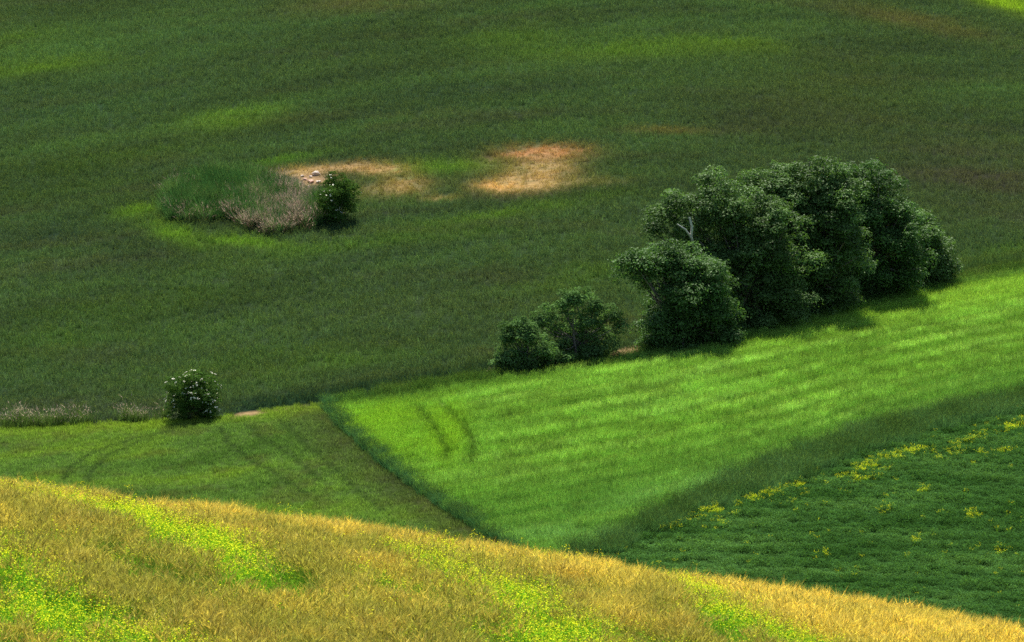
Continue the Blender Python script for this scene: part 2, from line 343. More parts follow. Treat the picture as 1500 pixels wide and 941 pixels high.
def leafy_proto(n, rad, h, ls, mats, name='leafy', flowers=0, fs=.02, stems=6, top=1.0):
    q = Quads()
    for _ in range(stems):
        a = random.uniform(0, 2 * PI); p = rdir(a) * rad * math.sqrt(random.random()) * .6; o = rdir(random.uniform(0, 6.28)) * .25
        tip = q.strip(p, np.array([0, 0, 1.]) + o, rdir(random.uniform(0, 6)), h * random.uniform(.75, 1.1) * top, .007, o * .3, 0, random.random(), 2, .5)
        if flowers:
            for k in range(flowers):
                c = tip + np.array([random.gauss(0, fs * 2.2), random.gauss(0, fs * 2.2), random.uniform(-fs * 5, fs * 1.5)])
                u = rdir(random.uniform(0, 6.28)); v = np.cross(u, rdir(random.uniform(0, 6.28)) + np.array([0, 0, 1.2])); v /= np.linalg.norm(v) + 1e-6
                e = fs * random.uniform(.6, 1.2); q.quad(c - u * e, c - v * e, c + u * e, c + v * e, 1, random.random())
    for _ in range(n):
        a = random.uniform(0, 2 * PI); r = rad * math.sqrt(random.random()); z = h * random.uniform(.15, 1) * (1 - .35 * (r / rad) ** 2)
        c = rdir(a) * r + np.array([0, 0, z]); u = rdir(random.uniform(0, 6.28)) + np.array([0, 0, random.uniform(-.5, .8)]); u /= np.linalg.norm(u)
        v = np.cross(u, np.array([random.gauss(0, .6), random.gauss(0, .6), 1.])); v /= np.linalg.norm(v) + 1e-6
        e = ls * random.uniform(.6, 1.3); q.quad(c - u * e, c - v * e * .45, c + u * e, c + v * e * .45, 0, random.random())
    return q.mesh(name, mats)

M_blade = leafmat('cereal_blade', None, inst=True, trans=.42, spec=0, tcol=(1.1, 1.2, .75))
M_head = leafmat('green_seed_head', None, inst=True, trans=.35, spec=0, bleach=((.26, .34, .08), .14))
M_ear = leafmat('barley_ear', None, inst=True, trans=.36, spec=0, bleach=((.78, .62, .17), .45), tcol=(1.1, 1.05, .6))
M_clov = leafmat('clover_leaf', None, inst=True, trans=.35, spec=0)
M_yel = leafmat('mustard_flower', (.62, .66, .025), trans=.35, tcol=(1.1, 1.05, .6), spec=0)
M_mgreen = leafmat('mustard_stem', (.15, .33, .02), trans=.45, spec=0)
M_plume = leafmat('dry_seed_plume', (.40, .35, .27), trans=.35, tcol=(1.1, 1, .9), spec=0)
M_weed = leafmat('weed_leaf', None, inst=True, trans=.4, spec=0, bleach=((.2, .2, .1), .1))
M_purple = leafmat('dry_purple_grass', (.22, .155, .115), trans=.35, tcol=(1.1, 1, .9), spec=0)

def protos(name, fn, n=5):
    c = bpy.data.collections.new(name)
    for k in range(n):
        o = bpy.data.objects.new('%s_%02d' % (name, k), fn()); c.objects.link(o)
    return c
def gn_group(coll):
    g = bpy.data.node_groups.new('scatter', 'GeometryNodeTree')
    g.interface.new_socket('Geometry', in_out='INPUT', socket_type='NodeSocketGeometry'); g.interface.new_socket('Geometry', in_out='OUTPUT', socket_type='NodeSocketGeometry')
    N = g.nodes; L = g.links; gi = N.new('NodeGroupInput'); go_ = N.new('NodeGroupOutput'); ip = N.new('GeometryNodeInstanceOnPoints')
    ci = N.new('GeometryNodeCollectionInfo'); ci.inputs[0].default_value = coll; ci.inputs['Separate Children'].default_value = True; ci.inputs['Reset Children'].default_value = True
    def na(nm, ty):
        n = N.new('GeometryNodeInputNamedAttribute'); n.data_type = ty; n.inputs[0].default_value = nm; return n.outputs[0]
    L.new(gi.outputs[0], ip.inputs['Points']); L.new(ci.outputs[0], ip.inputs['Instance']); ip.inputs['Pick Instance'].default_value = True
    L.new(na('pick', 'INT'), ip.inputs['Instance Index']); L.new(na('rot', 'FLOAT_VECTOR'), ip.inputs['Rotation']); L.new(na('scl', 'FLOAT_VECTOR'), ip.inputs['Scale'])
    L.new(ip.outputs[0], go_.inputs[0]); return g
COUNT = {}
def scatter(name, coll, x, y, tint=None, scl=(.8, 1.2), hscale=None, lean=.12, label=None, cat=None, zoff=-.03, leandir=None, vary=.30):
    n = len(x); COUNT[name] = n
    z = terrain(x, y) + zoff
    me = bpy.data.meshes.new(name); me.vertices.add(n); me.vertices.foreach_set('co', np.stack([x, y, z], 1).astype(np.float32).ravel())
    s = RS.uniform(scl[0], scl[1], n); hz = s * (hscale if hscale is not None else 1)
    lx = RS.normal(0, lean, n); ly = RS.normal(0, lean, n)
    if leandir is not None: lx = lx + leandir[0]; ly = ly + leandir[1]
    # euler XYZ: tilt first, heading kept free by the symmetric tuft
    rot = np.stack([lx, ly, RS.uniform(0, 2 * PI, n)], 1)
    for nm, ty, key, v in (('rot', 'FLOAT_VECTOR', 'vector', rot), ('scl', 'FLOAT_VECTOR', 'vector', np.stack([s, s, hz], 1)), ('pick', 'INT', 'value', RS.randint(0, len(coll.objects), n))):
        a_ = me.attributes.new(nm, ty, 'POINT'); a_.data.foreach_set(key, v.astype(np.int32 if ty == 'INT' else np.float32).ravel())
    if tint is None: tint = np.ones((n, 3)) * .5
    tint = tint * RS.uniform(1 - vary, 1 + vary, (n, 1))
    a_ = me.attributes.new('tint', 'FLOAT_COLOR', 'POINT'); a_.data.foreach_set('color', np.concatenate([tint, np.ones((n, 1))], 1).astype(np.float32).ravel())
    o = bpy.data.objects.new(name, me); COL.objects.link(o)
    md = o.modifiers.new('scatter', 'NODES'); md.node_group = gn_group(coll)
    o['kind'] = 'stuff'
    if label: o['label'] = label
    if cat: o['category'] = cat
    return o
def rnd(x0, x1, y0, y1, dens):
    n = int((x1 - x0) * (y1 - y0) * dens); return RS.uniform(x0, x1, n), RS.uniform(y0, y1, n)
def inview(x, y, m=4, k=1.12): return np.abs(x) < .09 * y * k + m
DENS = 1.0
MT = [M_blade, M_head]
C_hill = protos('hill_tuft', lambda: grass_proto(16, .26, .42, .026, .35, .35, .35, .11, .014, MT), 6)
C_bright = protos('field_tuft', lambda: grass_proto(20, .17, .50, .017, .22, .25, .35, .09, .010, MT), 6)
C_left = protos('short_tuft', lambda: grass_proto(16, .24, .24, .022, .5, .35, 0, mats=MT), 6)
C_verge = protos('verge_tuft', lambda: grass_proto(22, .25, .75, .018, .35, .5, .5, .14, .010, [M_blade, M_head]), 6)
C_clov = protos('clover_tuft', lambda: leafy_proto(90, .30, .36, .040, [M_clov, M_yel], stems=3), 6)
C_clovyel = protos('mustard_small', lambda: leafy_proto(16, .15, .5, .035, [M_mgreen, M_yel], flowers=5, fs=.022, stems=5), 5)
C_barley = protos('barley_tuft', lambda: grass_proto(16, .13, .70, .008, .11, .12, .95, .12, .0095, [M_blade, M_ear], hv=.16), 8)
C_bleaf = protos('barley_leaf_tuft', lambda: grass_proto(16, .15, .58, .013, .35, .5, 0, mats=[M_blade, M_ear]), 5)
C_must = protos('mustard_plant', lambda: leafy_proto(34, .15, .66, .030, [M_mgreen, M_yel], flowers=3, fs=.0135, stems=5), 8)
C_tallmust = protos('mustard_tall', lambda: leafy_proto(6, .10, .95, .025, [M_mgreen, M_yel], flowers=7, fs=.0155, stems=3), 6)

# dry stones and hollow come first: the hollow keeps its own growth
HOLLOW = [Patch(300, 290, 70, 32), Patch(340, 285, 60, 30), Patch(390, 300, 80, 36, tilt=.12), Patch(455, 310, 45, 22)]
def hollow(x, y): return np.maximum.reduce([p(x, y, 2.5) for p in HOLLOW])

# far hill crop
x, y = rnd(-58, 62, 368, 535, 9 * DENS)
k = (region(x, y) == 0) & inview(x, y)
x, y = x[k], y[k]; d = y - hedge_y(x)
b = bare_amt(x, y); so = soil_amt(x, y)
k = (RS.rand(len(x)) > np.clip(b * .45 + so * 1.3, 0, 1)) & (hollow(x, y) < .55) & (d > .3)
x, y, d, b = x[k], y[k], d[k], b[k]
hs = (1 - .5 * b) * (.88 + .24 * noise(x / 2, y, 4, 91, 3)) * (1 + 1.2 * sstep(3.6, 1.6, d) * sstep(-18, -8, x))
scatter('hillside_crop', C_hill, x, y, hill_col(x, y), vary=.2, hscale=hs, label='green cereal crop covering the far hillside, its colour darkened for cloud shade', cat='crop')
# bright field
x, y = rnd(-20, 52, 296, 430, 24 * DENS)
k = (region(x, y) == 1) & inview(x, y); x, y = x[k], y[k]
k = (soil_amt(x, y) < .35); x, y = x[k], y[k]; d = y - hedge_y(x)
tr = np.minimum(polydist(x, y, TRACK1), polydist(x, y, TRACK2))
u = d - .02 * x + 1.4 * noise(x / 2, y, 12, 41, 3) + .45 * noise(x / 5, y, 2.0, 42, 2)
hs = (.9 + .2 * noise(x / 2, y, 1.8, 93, 3)) * (1 - .55 * np.exp(-(tr / .3) ** 2)) * (1 + .14 * np.sin((u + .06 * x) * 2 * PI / 1.9 + 2) + .16 * np.sin(u * 2 * PI / 3.3))
wl = .25 * (noise(x / 2, y, 5, 95, 2) - .3)
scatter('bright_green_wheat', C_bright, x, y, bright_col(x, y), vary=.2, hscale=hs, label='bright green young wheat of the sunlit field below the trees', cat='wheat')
# dense left edge of the bright field, shade of its standing face painted in
x, y = rnd(-20, 10, 296, 385, 40)
e = x - ledge_x(y) - .9 * (noise(x, y, .8, 205, 3) - .5); k = (e > -.1) & (e < .5) & (y < hedge_y(x) - .3); x, y = x[k], y[k]
c = np.ones((len(x), 3)) * np.array([.07, .19, .085]); c = mixc(c, (.035, .09, .03), noise(x, y, 1.5, 97))
scatter('field_edge_grass', C_verge, x, y, c, hscale=.55 + .5 * noise(x, y, .9, 98, 2), label='bluish green tall grass along the left edge of the bright wheat field', cat='grass')
# left field
x, y = rnd(-48, 10, 296, 385, 17 * DENS)
k = (region(x, y) == 2) & inview(x, y) & (soil_amt(x, y) < .4); x, y = x[k], y[k]
tr = np.minimum.reduce([polydist(x, y, T) for T in LT])
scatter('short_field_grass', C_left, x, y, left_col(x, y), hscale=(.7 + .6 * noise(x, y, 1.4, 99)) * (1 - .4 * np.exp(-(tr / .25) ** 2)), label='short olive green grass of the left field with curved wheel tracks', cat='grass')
# verge between the bright field and the clover
x, y = rnd(0, 52, 290, 425, 16 * DENS)
k = (region(x, y) == 3) & inview(x, y); x, y = x[k], y[k]
scatter('ditch_grass', C_verge, x, y, verge_col(x, y), hscale=.8 + .5 * noise(x, y, 2, 101, 3), lean=.2, label='dull grey green wild grass in the strip above the clover field', cat='grass')
# verge along the top of the bright field
x, y = rnd(-16, 50, 365, 430, 22 * DENS)
d = y - hedge_y(x); k = (d > -1.6) & (d < .5) & (x > -9) & inview(x, y) & (soil_amt(x, y) < .35) & (noise(x, y, 1.5, 103) > .3); x, y = x[k], y[k]
c = mixc(np.ones((len(x), 3)) * np.array([.05, .12, .028]), (.12, .16, .06), np.clip(noise(x, y, 1.1, 105) * 2 - .9, 0, 1))
scatter('hedge_bank_grass', C_verge, x, y, c, hscale=.5 + .75 * noise(x, y, 1.2, 107, 3), lean=.25, label='rough green grass along the bank at the foot of the trees', cat='grass')
# clover
x, y = rnd(0, 50, 285, 415, 15 * DENS)
k = (region(x, y) == 4) & inview(x, y); x, y = x[k], y[k]; d = y - clover_y(x)
row = np.sin((y + .10 * x + 1.6 * noise(x, y, 7, 109, 2)) * 2 * PI / 2.7) * .6 + np.sin((y * 1.3 - .05 * x + 1.2 * noise(x, y, 5, 113, 2)) * 2 * PI / 1.5) * .4
scatter('clover_crop', C_clov, x, y, clover_col(x, y), hscale=np.clip(.95 + .36 * row + 1.2 * (noise(x, y, .9, 111, 2) - .5), .3, 2.2), lean=.1, label='dark bluish green leafy clover crop in low rows, lower right', cat='clover')
# yellow flowers in the clover
x, y = rnd(4, 50, 285, 415, 26)
m = clov_yel(x, y); k = (RS.rand(len(x)) < np.clip((m - .10) * 1.15 * sstep(.30, .68, noise(x, y, .9, 115, 3)), 0, 1) + .006) & (region(x, y) >= 3) & (y < clover_y(x) + 2.5) & inview(x, y); x, y = x[k], y[k]
scatter('yellow_field_flowers', C_clovyel, x, y, scl=(.55, 1.0), label='yellow mustard flowers in patches along the upper edge of the clover', cat='flowers')

# near ridge: barley and mustard
x, y = rnd(-21, 21, 82, 141, 32 * DENS)
k = inview(x, y, 1.5, 1.15) & (x * .5 + y < 150); x, y = x[k], y[k]
mu = must(x, y); ga = gold_amt(x, y)
thin = noise(x * 1.1 + y * .35, y * .55 - x * .1, 1.5, 117, 3)
ms = must_soft(x, y); ga = ga * (1 - .5 * np.clip(ms, 0, 1)); k = (RS.rand(len(x)) > np.clip(np.maximum(mu * 1.1, ms * .55), 0, .93)) & (RS.rand(len(x)) < .05 + 1.5 * sstep(.39, .56, thin)); x, y, mu, ga, thin = x[k], y[k], mu[k], ga[k], thin[k]
c = mixc(np.ones((len(x), 3)) * np.array([.115, .20, .025]), (.78, .63, .13), ga); c = mixc(c, (.54, .34, .10), np.clip(noise(x, y, 1.1, 119, 3) * 3 - 1.75, 0, .4))
wx = .18 + .25 * (noise(x, y, 2.5, 121, 2) - .5)
scatter('ripening_barley', C_barley, x, y, c, vary=.36, hscale=np.clip(.52 + .8 * noise(x, y * .6, .42, 123, 3) * (.7 + .6 * thin), .4, 1.02), lean=.16, label='golden ripening barley covering the near ridge', cat='barley')
x, y = rnd(-21, 21, 82, 141, 15 * DENS)
k = inview(x, y, 1.5, 1.15) & (x * .5 + y < 150); x, y = x[k], y[k]; mu = must(x, y); ga = gold_amt(x, y)
thin = noise(x * 1.1 + y * .35, y * .55 - x * .1, 1.5, 117, 3); k = RS.rand(len(x)) < (.35 + .5 * (1 - ga)) * (.35 + .65 * sstep(.34, .48, thin)) + mu; x, y, mu, ga = x[k], y[k], mu[k], ga[k]
c = mixc(np.ones((len(x), 3)) * np.array([.08, .17, .018]), (.34, .33, .05), ga * .8); c = mixc(c, (.14, .32, .02), np.clip(mu + must_soft(x, y), 0, 1))
scatter('barley_leaves', C_bleaf, x, y, c, label='green leaves and stalks low among the golden barley', cat='leaves')
x, y = rnd(-21, 21, 82, 141, 34)
k = inview(x, y, 1.5, 1.15) & (x * .5 + y < 150); x, y = x[k], y[k]; mu = must(x, y)
k = RS.rand(len(x)) < np.clip(mu * 1.1 - .10, 0, 1) + .022; x, y = x[k], y[k]
scatter('mustard_flowers', C_must, x, y, scl=(.95, 1.35), lean=.1, label='yellow flowering wild mustard in streaks through the near barley', cat='flowers')
CREST = [(curve([(380, 745), (520, 760), (640, 775), (700, 785)], .6, True), .8), (curve([(780, 792), (900, 805)], .6, True), .5), (curve([(60, 705), (200, 725), (250, 732)], .6, True), .35)]
x, y = rnd(-14, 8, 112, 138, 12)
m = np.maximum.reduce([np.exp(-(polydist(x, y, P, .5) / 1.3) ** 2) * s for P, s in CREST])
k = RS.rand(len(x)) < m * .30 + .002; x, y = x[k], y[k]
scatter('tall_mustard_flowers', C_tallmust, x, y, scl=(.85, 1.15), lean=.15, label='taller mustard stems standing out above the crest of the ridge', cat='flowers')

# hollow on the hillside: reeds, dry purple grass
C_reed = protos('reed_tuft', lambda: grass_proto(26, .3, 1.15, .03, .25, .4, .2, .2, .02, [M_blade, M_weed]), 5)
M_pp = leafmat('pinkish_plume', (.40, .33, .26), trans=.35, spec=0, tcol=(1.1, 1, .9))
C_purp = protos('dry_plume_tuft', lambda: grass_proto(24, .3, .95, .02, .3, .45, .6, .20, .018, [M_purple, M_pp]), 5)
C_reed = protos('reed_tuft', lambda: grass_proto(26, .3, 1.5, .03, .2, .35, .12, .16, .014, [M_blade, M_weed]), 5)
x, y = rnd(-30, -8, 400, 450, 22)
m = hollow(x, y); k = (m + .7 * (noise(x, y, 1.3, 221, 3) - .5) > .5) & (soil_amt(x, y) < .5); x, y = x[k], y[k]
gx = Patch(418, 302, 62, 32)(x, y, 1.6) * np.clip(noise(x, y, 1.2, 139, 3) * 3 - .35, .2, 1); k = RS.rand(len(x)) > gx * .7
c = mixc(np.ones((len(x), 3)) * np.array([.030, .085, .028]), (.10, .17, .06), np.clip(noise(x, y, 1.1, 131, 3) * 3 - 1.3, 0, 1))
scatter('hollow_reeds', C_reed, x[k], y[k], c[k], hscale=((.5 + 1.0 * noise(x, y, .9, 133, 3)) * (.6 + .5 * sstep(.45, .85, hollow(x, y))))[k], lean=.15, label='tall dark green reeds in the hollow on the hillside', cat='reeds')
k = RS.rand(len(x)) < gx * 1.1 + .07
scatter('dry_plume_grass', C_purp, x[k], y[k], hscale=(.6 + 1.1 * noise(x, y, .9, 135, 3))[k], lean=.2, label='dry pinkish brown grass beside the flowering shrub in the hollow', cat='grass')
# pale weeds along the hedge line on the left
C_weed = protos('weed_plant', lambda: grass_proto(16, .22, .95, .03, .22, .3, .22, .20, .026, [M_weed, M_plume], hv=.55), 5)
W = curve([(-60, 628), (0, 624), (60, 622), (130, 619), (235, 612)])
x, y = rnd(-42, -20, 366, 385, 26)
m = polydist(x, y, W); k = (m < .75) & (noise(x, y, 1.1, 137, 2) + .2 * (m < .5) > .50) & ((x < at(150, 617)[0] - .0) | (x > at(170, 617)[0]))
x, y = x[k], y[k]
scatter('pale_weeds', C_weed, x, y, np.ones((len(x), 3)) * np.array([.07, .14, .045]), scl=(.5, 1.1), hscale=(.35 + 1.2 * noise(x, y, .8, 213, 2)), label='row of weeds with pale seed heads on the field boundary at left', cat='weeds')
W2 = curve([(752, 549), (800, 543)]); W3 = curve([(715, 553), (735, 550)])
x, y = rnd(-3, 5, 370, 385, 20); m = np.minimum(polydist(x, y, W2), polydist(x, y, W3)); k = (m < .5) & (RS.rand(len(x)) < .5); x, y = x[k], y[k]
scatter('pale_weeds_by_bush', C_weed, x, y, np.ones((len(x), 3)) * np.array([.09, .14, .05]), scl=(.45, .8), label='few pale weeds in front of the small grey green bushes', cat='weeds')

# ------------------------------------------------------------------ trees and shrubs
def thing(name, label, cat, loc, group=None):
    o = bpy.data.objects.new(name, None); COL.objects.link(o); o.location = loc; o.empty_display_size = .5
    o['label'] = label; o['category'] = cat
    if group: o['group'] = group
    return o
def child(name, me, parent):
    o = bpy.data.objects.new(name, me); COL.objects.link(o); o.parent = parent; return o
def tube(pts, rads, seg=8):
    V = []; F = []
    pts = [np.array(p, float) for p in pts]
    for i, p in enumerate(pts):
        d = pts[min(i + 1, len(pts) - 1)] - pts[max(i - 1, 0)]; d /= np.linalg.norm(d)
        a = np.cross(d, (0.3, 1, 0.1)); a /= np.linalg.norm(a); b = np.cross(d, a)
        for k in range(seg):
            t = 2 * PI * k / seg; V.append(p + (a * math.cos(t) + b * math.sin(t)) * rads[i])
    for i in range(len(pts) - 1):
        for k in range(seg): F.append((i * seg + k, i * seg + (k + 1) % seg, (i + 1) * seg + (k + 1) % seg, (i + 1) * seg + k))
    return V, F
def join_tubes(name, tubes, mat):
    V = []; F = []
    for v, f in tubes:
        o = len(V); V += v; F += [tuple(i + o for i in q) for q in f]
    me = bpy.data.meshes.new(name); fill(me, np.array(V), np.array(F), True); me.materials.append(mat); return me
M_bark = solidmat('grey_bark', (.09, .075, .06), (.20, .17, .14), 6)
M_dead = solidmat('bleached_wood', (.45, .42, .38), (.62, .60, .55), 8)
M_white = leafmat('elder_blossom', (.78, .77, .62), trans=.3, tcol=(1, 1, .85), spec=0)
def leaf_cloud(lobes, rng, leaf, clump, dens, up=.5, cover=1.0):
    """lobes: (x, y, z, r).  Small clumps sit over every lobe and carry the leaves."""
    C = []; R = []; K = []
    for (lx, ly, lz, lr) in lobes:
        n = max(7, int(cover * 4.2 * (lr / clump) ** 2))
        d = rng.normal(size=(n, 3)); d /= np.linalg.norm(d, axis=1)[:, None]
        rr = lr * rng.uniform(.70, 1.16, n)
        C.append(np.array([lx, ly, lz]) + d * rr[:, None] * np.array([1, 1, .95])); R.append(clump * rng.choice([.4, .6, .8, 1.05], n) * rng.uniform(.85, 1.15, n)); K.append(np.zeros(n))
        C.append(np.array([[lx, ly, lz]])); R.append(np.array([lr * .72])); K.append(np.ones(1))
    C = np.concatenate(C); R = np.concatenate(R); K = np.concatenate(K)
    cnt = (dens * 4 * PI * R ** 2 * np.where(K > 0, .45, 1)).astype(int)
    idx = np.repeat(np.arange(len(C)), cnt); n = len(idx)
    d = rng.normal(size=(n, 3)); d /= np.linalg.norm(d, axis=1)[:, None]
    d[:, 2] = np.where((d[:, 2] < -.05) & (rng.rand(n) < .72), -d[:, 2], d[:, 2])
    # ragged shell: twigs push out beyond the billow here and there
    jag = .16 * np.sin(d[:, 0] * 7 + idx * 1.7) * np.sin(d[:, 1] * 6 + idx) + .10 * np.sin(d[:, 2] * 11 + idx * .7)
    rad = R[idx] * (.62 + .42 * rng.rand(n) ** .8 + jag + .22 * (rng.rand(n) < .06))
    P = C[idx] + d * rad[:, None] * np.array([1.1, 1.1, .85])
    nrm = d * .9 + rng.normal(size=(n, 3)) * .5 + np.array([0, 0, up]); nrm /= np.linalg.norm(nrm, axis=1)[:, None]
    u = np.cross(nrm, rng.normal(size=(n, 3))); u /= np.linalg.norm(u, axis=1)[:, None]; v = np.cross(nrm, u)
    s = leaf * rng.uniform(.6, 1.35, n)[:, None]
    q = np.stack([P - u * s, P - v * s * .5 + nrm * s * .12, P + u * s, P + v * s * .5 + nrm * s * .12], 1)
    cv = rng.rand(len(C))[idx] * .6 + rng.rand(n) * .4
    return q, cv, C, R
def quads_mesh(name, q, var, mat):
    me = bpy.data.meshes.new(name); fill(me, q.reshape(-1, 3), np.arange(q.shape[0] * 4).reshape(-1, 4))
    a_ = me.attributes.new('var', 'FLOAT', 'FACE'); a_.data.foreach_set('value', var.astype(np.float32)); me.materials.append(mat); return me
def tree(name, label, cat, base, lobes, mat, leaf=.10, clump=.74, dens=34, seed=1, group=None, trunk_r=.22, up=.5, blossoms=0, depth=.9, dead=None, nearer=0.0, bsize=.10, cover=1.0, full=1.16, extra=14):
    rng = np.random.RandomState(seed)
    bx, by = at(base[0], base[1]); by -= nearer; bz = zt(bx, by)
    k = by / FPX
    _, b0y = at(base[0], base[1]); # size scale from the base
    t = thing(name, label, cat, (bx, by, bz), group)
    LB = []
    ray0 = (base[0] - 750) / FPX
    for i, l in enumerate(lobes):
        px, py, r = l[:3]; r = r * full; py = py + .62 * (full - 1) * l[2]
        dy = l[3] if len(l) > 3 else rng.uniform(-.6, .6) * r * k * depth
        LB.append(((px - base[0]) * k, dy, max((base[1] - py) * k * 1.0 + dy * .12, r * k * .35), r * k))
        if len(l) <= 3 and r > 20:    # a companion lobe behind gives the crown its depth
            LB.append(((px - base[0]) * k + rng.uniform(-.2, .2) * r * k, dy + r * k * depth * 1.25, max((base[1] - py) * k + rng.uniform(-.1, .0) * r * k - .2, r * k * .4), r * k * .9))
    big = [l for l in LB]
    for _ in range(extra):
        l = big[rng.randint(len(big))]
        LB.append((l[0] + rng.uniform(-.5, .5) * l[3], min(l[1], 0) - l[3] * rng.uniform(.5, 1.1), max(l[2] + rng.uniform(-.5, .4) * l[3], .5), l[3] * rng.uniform(.35, .55)))
    q, cv, C, R = leaf_cloud(LB, rng, leaf, clump, dens, up, cover)
    keep = q[:, 0, 2] > .05; q, cv = q[keep], cv[keep]
    child('crown', quads_mesh('crown', q, cv, mat), t)
    tubes = []
    H = max(l[2] for l in LB); cx = sum(l[0] for l in LB) / len(LB); cy = sum(l[1] for l in LB) / len(LB)
    nst = 1 if cat == 'tree' else 4
    for s_ in range(nst):
        o = rng.uniform(-.25, .25, 2) if nst > 1 else np.zeros(2)
        top = np.array([cx * .6 + o[0] * 3, cy * .6 + o[1] * 3, H * .72]); p0 = np.array([o[0], o[1], -.3]); mid = p0 * .5 + top * .5 + np.append(rng.normal(0, .12, 2), 0)
        r0 = trunk_r / (1 if nst == 1 else 2)
        tubes.append(tube([p0, p0 * .75 + mid * .25 + rng.normal(0, .05, 3), mid, mid * .45 + top * .55 + rng.normal(0, .08, 3), top], [r0 * 1.25, r0, r0 * .75, r0 * .45, r0 * .15]))
    fork = np.array([cx * .3, cy * .3, H * .30])
    for l in LB:
        e = np.array(l[:3]) + rng.normal(0, .1, 3); m_ = fork * .45 + e * .55 + np.array([0, 0, -.05 * H]) + rng.normal(0, .12, 3)
        tubes.append(tube([fork, m_, e, e + (e - m_) * .25], [trunk_r * .45, trunk_r * .28, trunk_r * .12, .01], 6))
    child('trunk', join_tubes('trunk', tubes, M_bark), t)
    if dead:
        tb = []
        for pl in dead: 
            P = [np.array([(a - base[0]) * k, dd, (base[1] - b) * k]) for a, b, dd in pl]; tb.append(tube(P, [.09, .08, .06, .03][:len(P)], 6))
        child('dead_branch', join_tubes('dead_branch', tb, M_dead), t)
    if blossoms:
        # flat white umbels sitting on the outside of the crown
        Q = []; V = []
        Cc = np.array([[l[0], l[1], l[2]] for l in LB]); Rr = np.array([l[3] for l in LB])
        n = 0
        while n < blossoms:
            i_ = rng.randint(len(LB)); d = rng.normal(size=3); d[2] = d[2] * .8 + .35; d[1] -= .25; d /= np.linalg.norm(d)
            p_ = Cc[i_] + d * (Rr[i_] + .13)
            if p_[2] < .25 or (np.linalg.norm(p_ - Cc, axis=1) < Rr + .02).any(): n += .2; continue
            n += 1; rb = bsize * rng.uniform(.5, 1.15); nn = d * .7 + np.array([0, 0, .6]) + rng.normal(0, .2, 3); nn /= np.linalg.norm(nn)
            for j in range(11):
                a_ = rng.uniform(0, 6.28); uu = np.cross(nn, (math.cos(a_), math.sin(a_), .3)); uu /= np.linalg.norm(uu); vv = np.cross(nn, uu)
                c_ = p_ + uu * rb * math.sqrt(rng.rand()); s_ = rb * .36; Q.append([c_ - uu * s_, c_ - vv * s_, c_ + uu * s_, c_ + vv * s_]); V.append(rng.rand())
        child('blossoms', quads_mesh('blossoms', np.array(Q), np.array(V), M_white), t)
    return t
L1 = leafmat('poplar_leaf', (.095, .165, .048), trans=.28, rough=.5, spec=.07, tcol=(1.1, 1.3, .6))
L2 = leafmat('dark_poplar_leaf', (.075, .145, .040), trans=.28, rough=.5, spec=.07, tcol=(1.1, 1.3, .6))
L3 = leafmat('willow_leaf', (.10, .18, .058), trans=.30, spec=0, tcol=(1.1, 1.25, .65))
L4 = leafmat('elder_leaf', (.060, .125, .026), trans=.28, spec=0)
G1 = 'trees of the large clump on the field boundary'
tree('broadleaf_tree', 'low spreading tree at the left end of the large clump, with a drooping left limb', 'tree', (1000, 512),
     [(920, 386, 15), (938, 378, 17), (962, 380, 20), (988, 395, 22), (1012, 402, 26), (1040, 425, 26), (1050, 450, 22), (1005, 440, 36), (970, 440, 20), (972, 470, 30), (1030, 470, 28), (958, 498, 20), (1005, 492, 28), (985, 505, 18), (945, 410, 12), (1060, 470, 20), (1035, 398, 18), (990, 376, 18), (1015, 384, 20), (1062, 490, 16)], L2, seed=11, group=G1, nearer=.3, extra=20)
tree('broadleaf_tree', 'tree with a bare white branch, second from the left in the large clump', 'tree', (1108, 482),
     [(963, 325, 15), (975, 308, 16), (998, 292, 17), (1015, 310, 22), (1040, 274, 15), (1042, 296, 22), (1068, 300, 24), (1095, 312, 26), (1055, 330, 28), (1085, 345, 32), (1122, 345, 30), (1062, 370, 28), (1050, 395, 22), (1095, 385, 34), (1130, 385, 28), (1075, 420, 24), (1105, 425, 34), (1140, 430, 28), (1090, 460, 22), (1130, 465, 20), (1150, 400, 22), (1018, 348, 16), (1030, 370, 20), (1152, 318, 20, -1.5), (1166, 362, 22, -1.5), (1128, 300, 18), (1168, 440, 18, -1.2), (1002, 342, 15), (1012, 366, 18), (1040, 376, 22), (1055, 430, 24, -1.2), (1068, 462, 24, -1.6), (1040, 405, 20, -.8)], L1, seed=12, group=G1,
     dead=[[(1014, 358, -1.2), (1010, 340, -2.9), (1000, 326, -3.5), (988, 318, -3.7)], [(1009, 339, -3.0), (1010, 322, -3.5), (1006, 308, -3.7)]])
tree('broadleaf_tree', 'tallest tree, in the middle of the large clump', 'tree', (1190, 462),
     [(1108, 292, 22), (1104, 325, 24), (1098, 272, 16), (1112, 256, 17), (1135, 256, 20), (1160, 262, 20), (1182, 244, 17), (1205, 246, 17), (1222, 262, 18), (1195, 275, 28), (1140, 285, 28), (1165, 300, 30), (1125, 310, 24), (1210, 310, 32), (1180, 335, 36), (1220, 345, 32), (1150, 350, 30), (1190, 385, 36), (1225, 395, 32), (1160, 400, 28), (1172, 430, 28), (1210, 435, 26), (1150, 440, 20), (1246, 298, 20, -1.6), (1252, 368, 24, -1.8), (1244, 422, 18, -1.2), (1120, 400, 24), (1240, 330, 16, -1.5), (1232, 262, 15), (1250, 275, 17)], L1, seed=13, group=G1, trunk_r=.3)
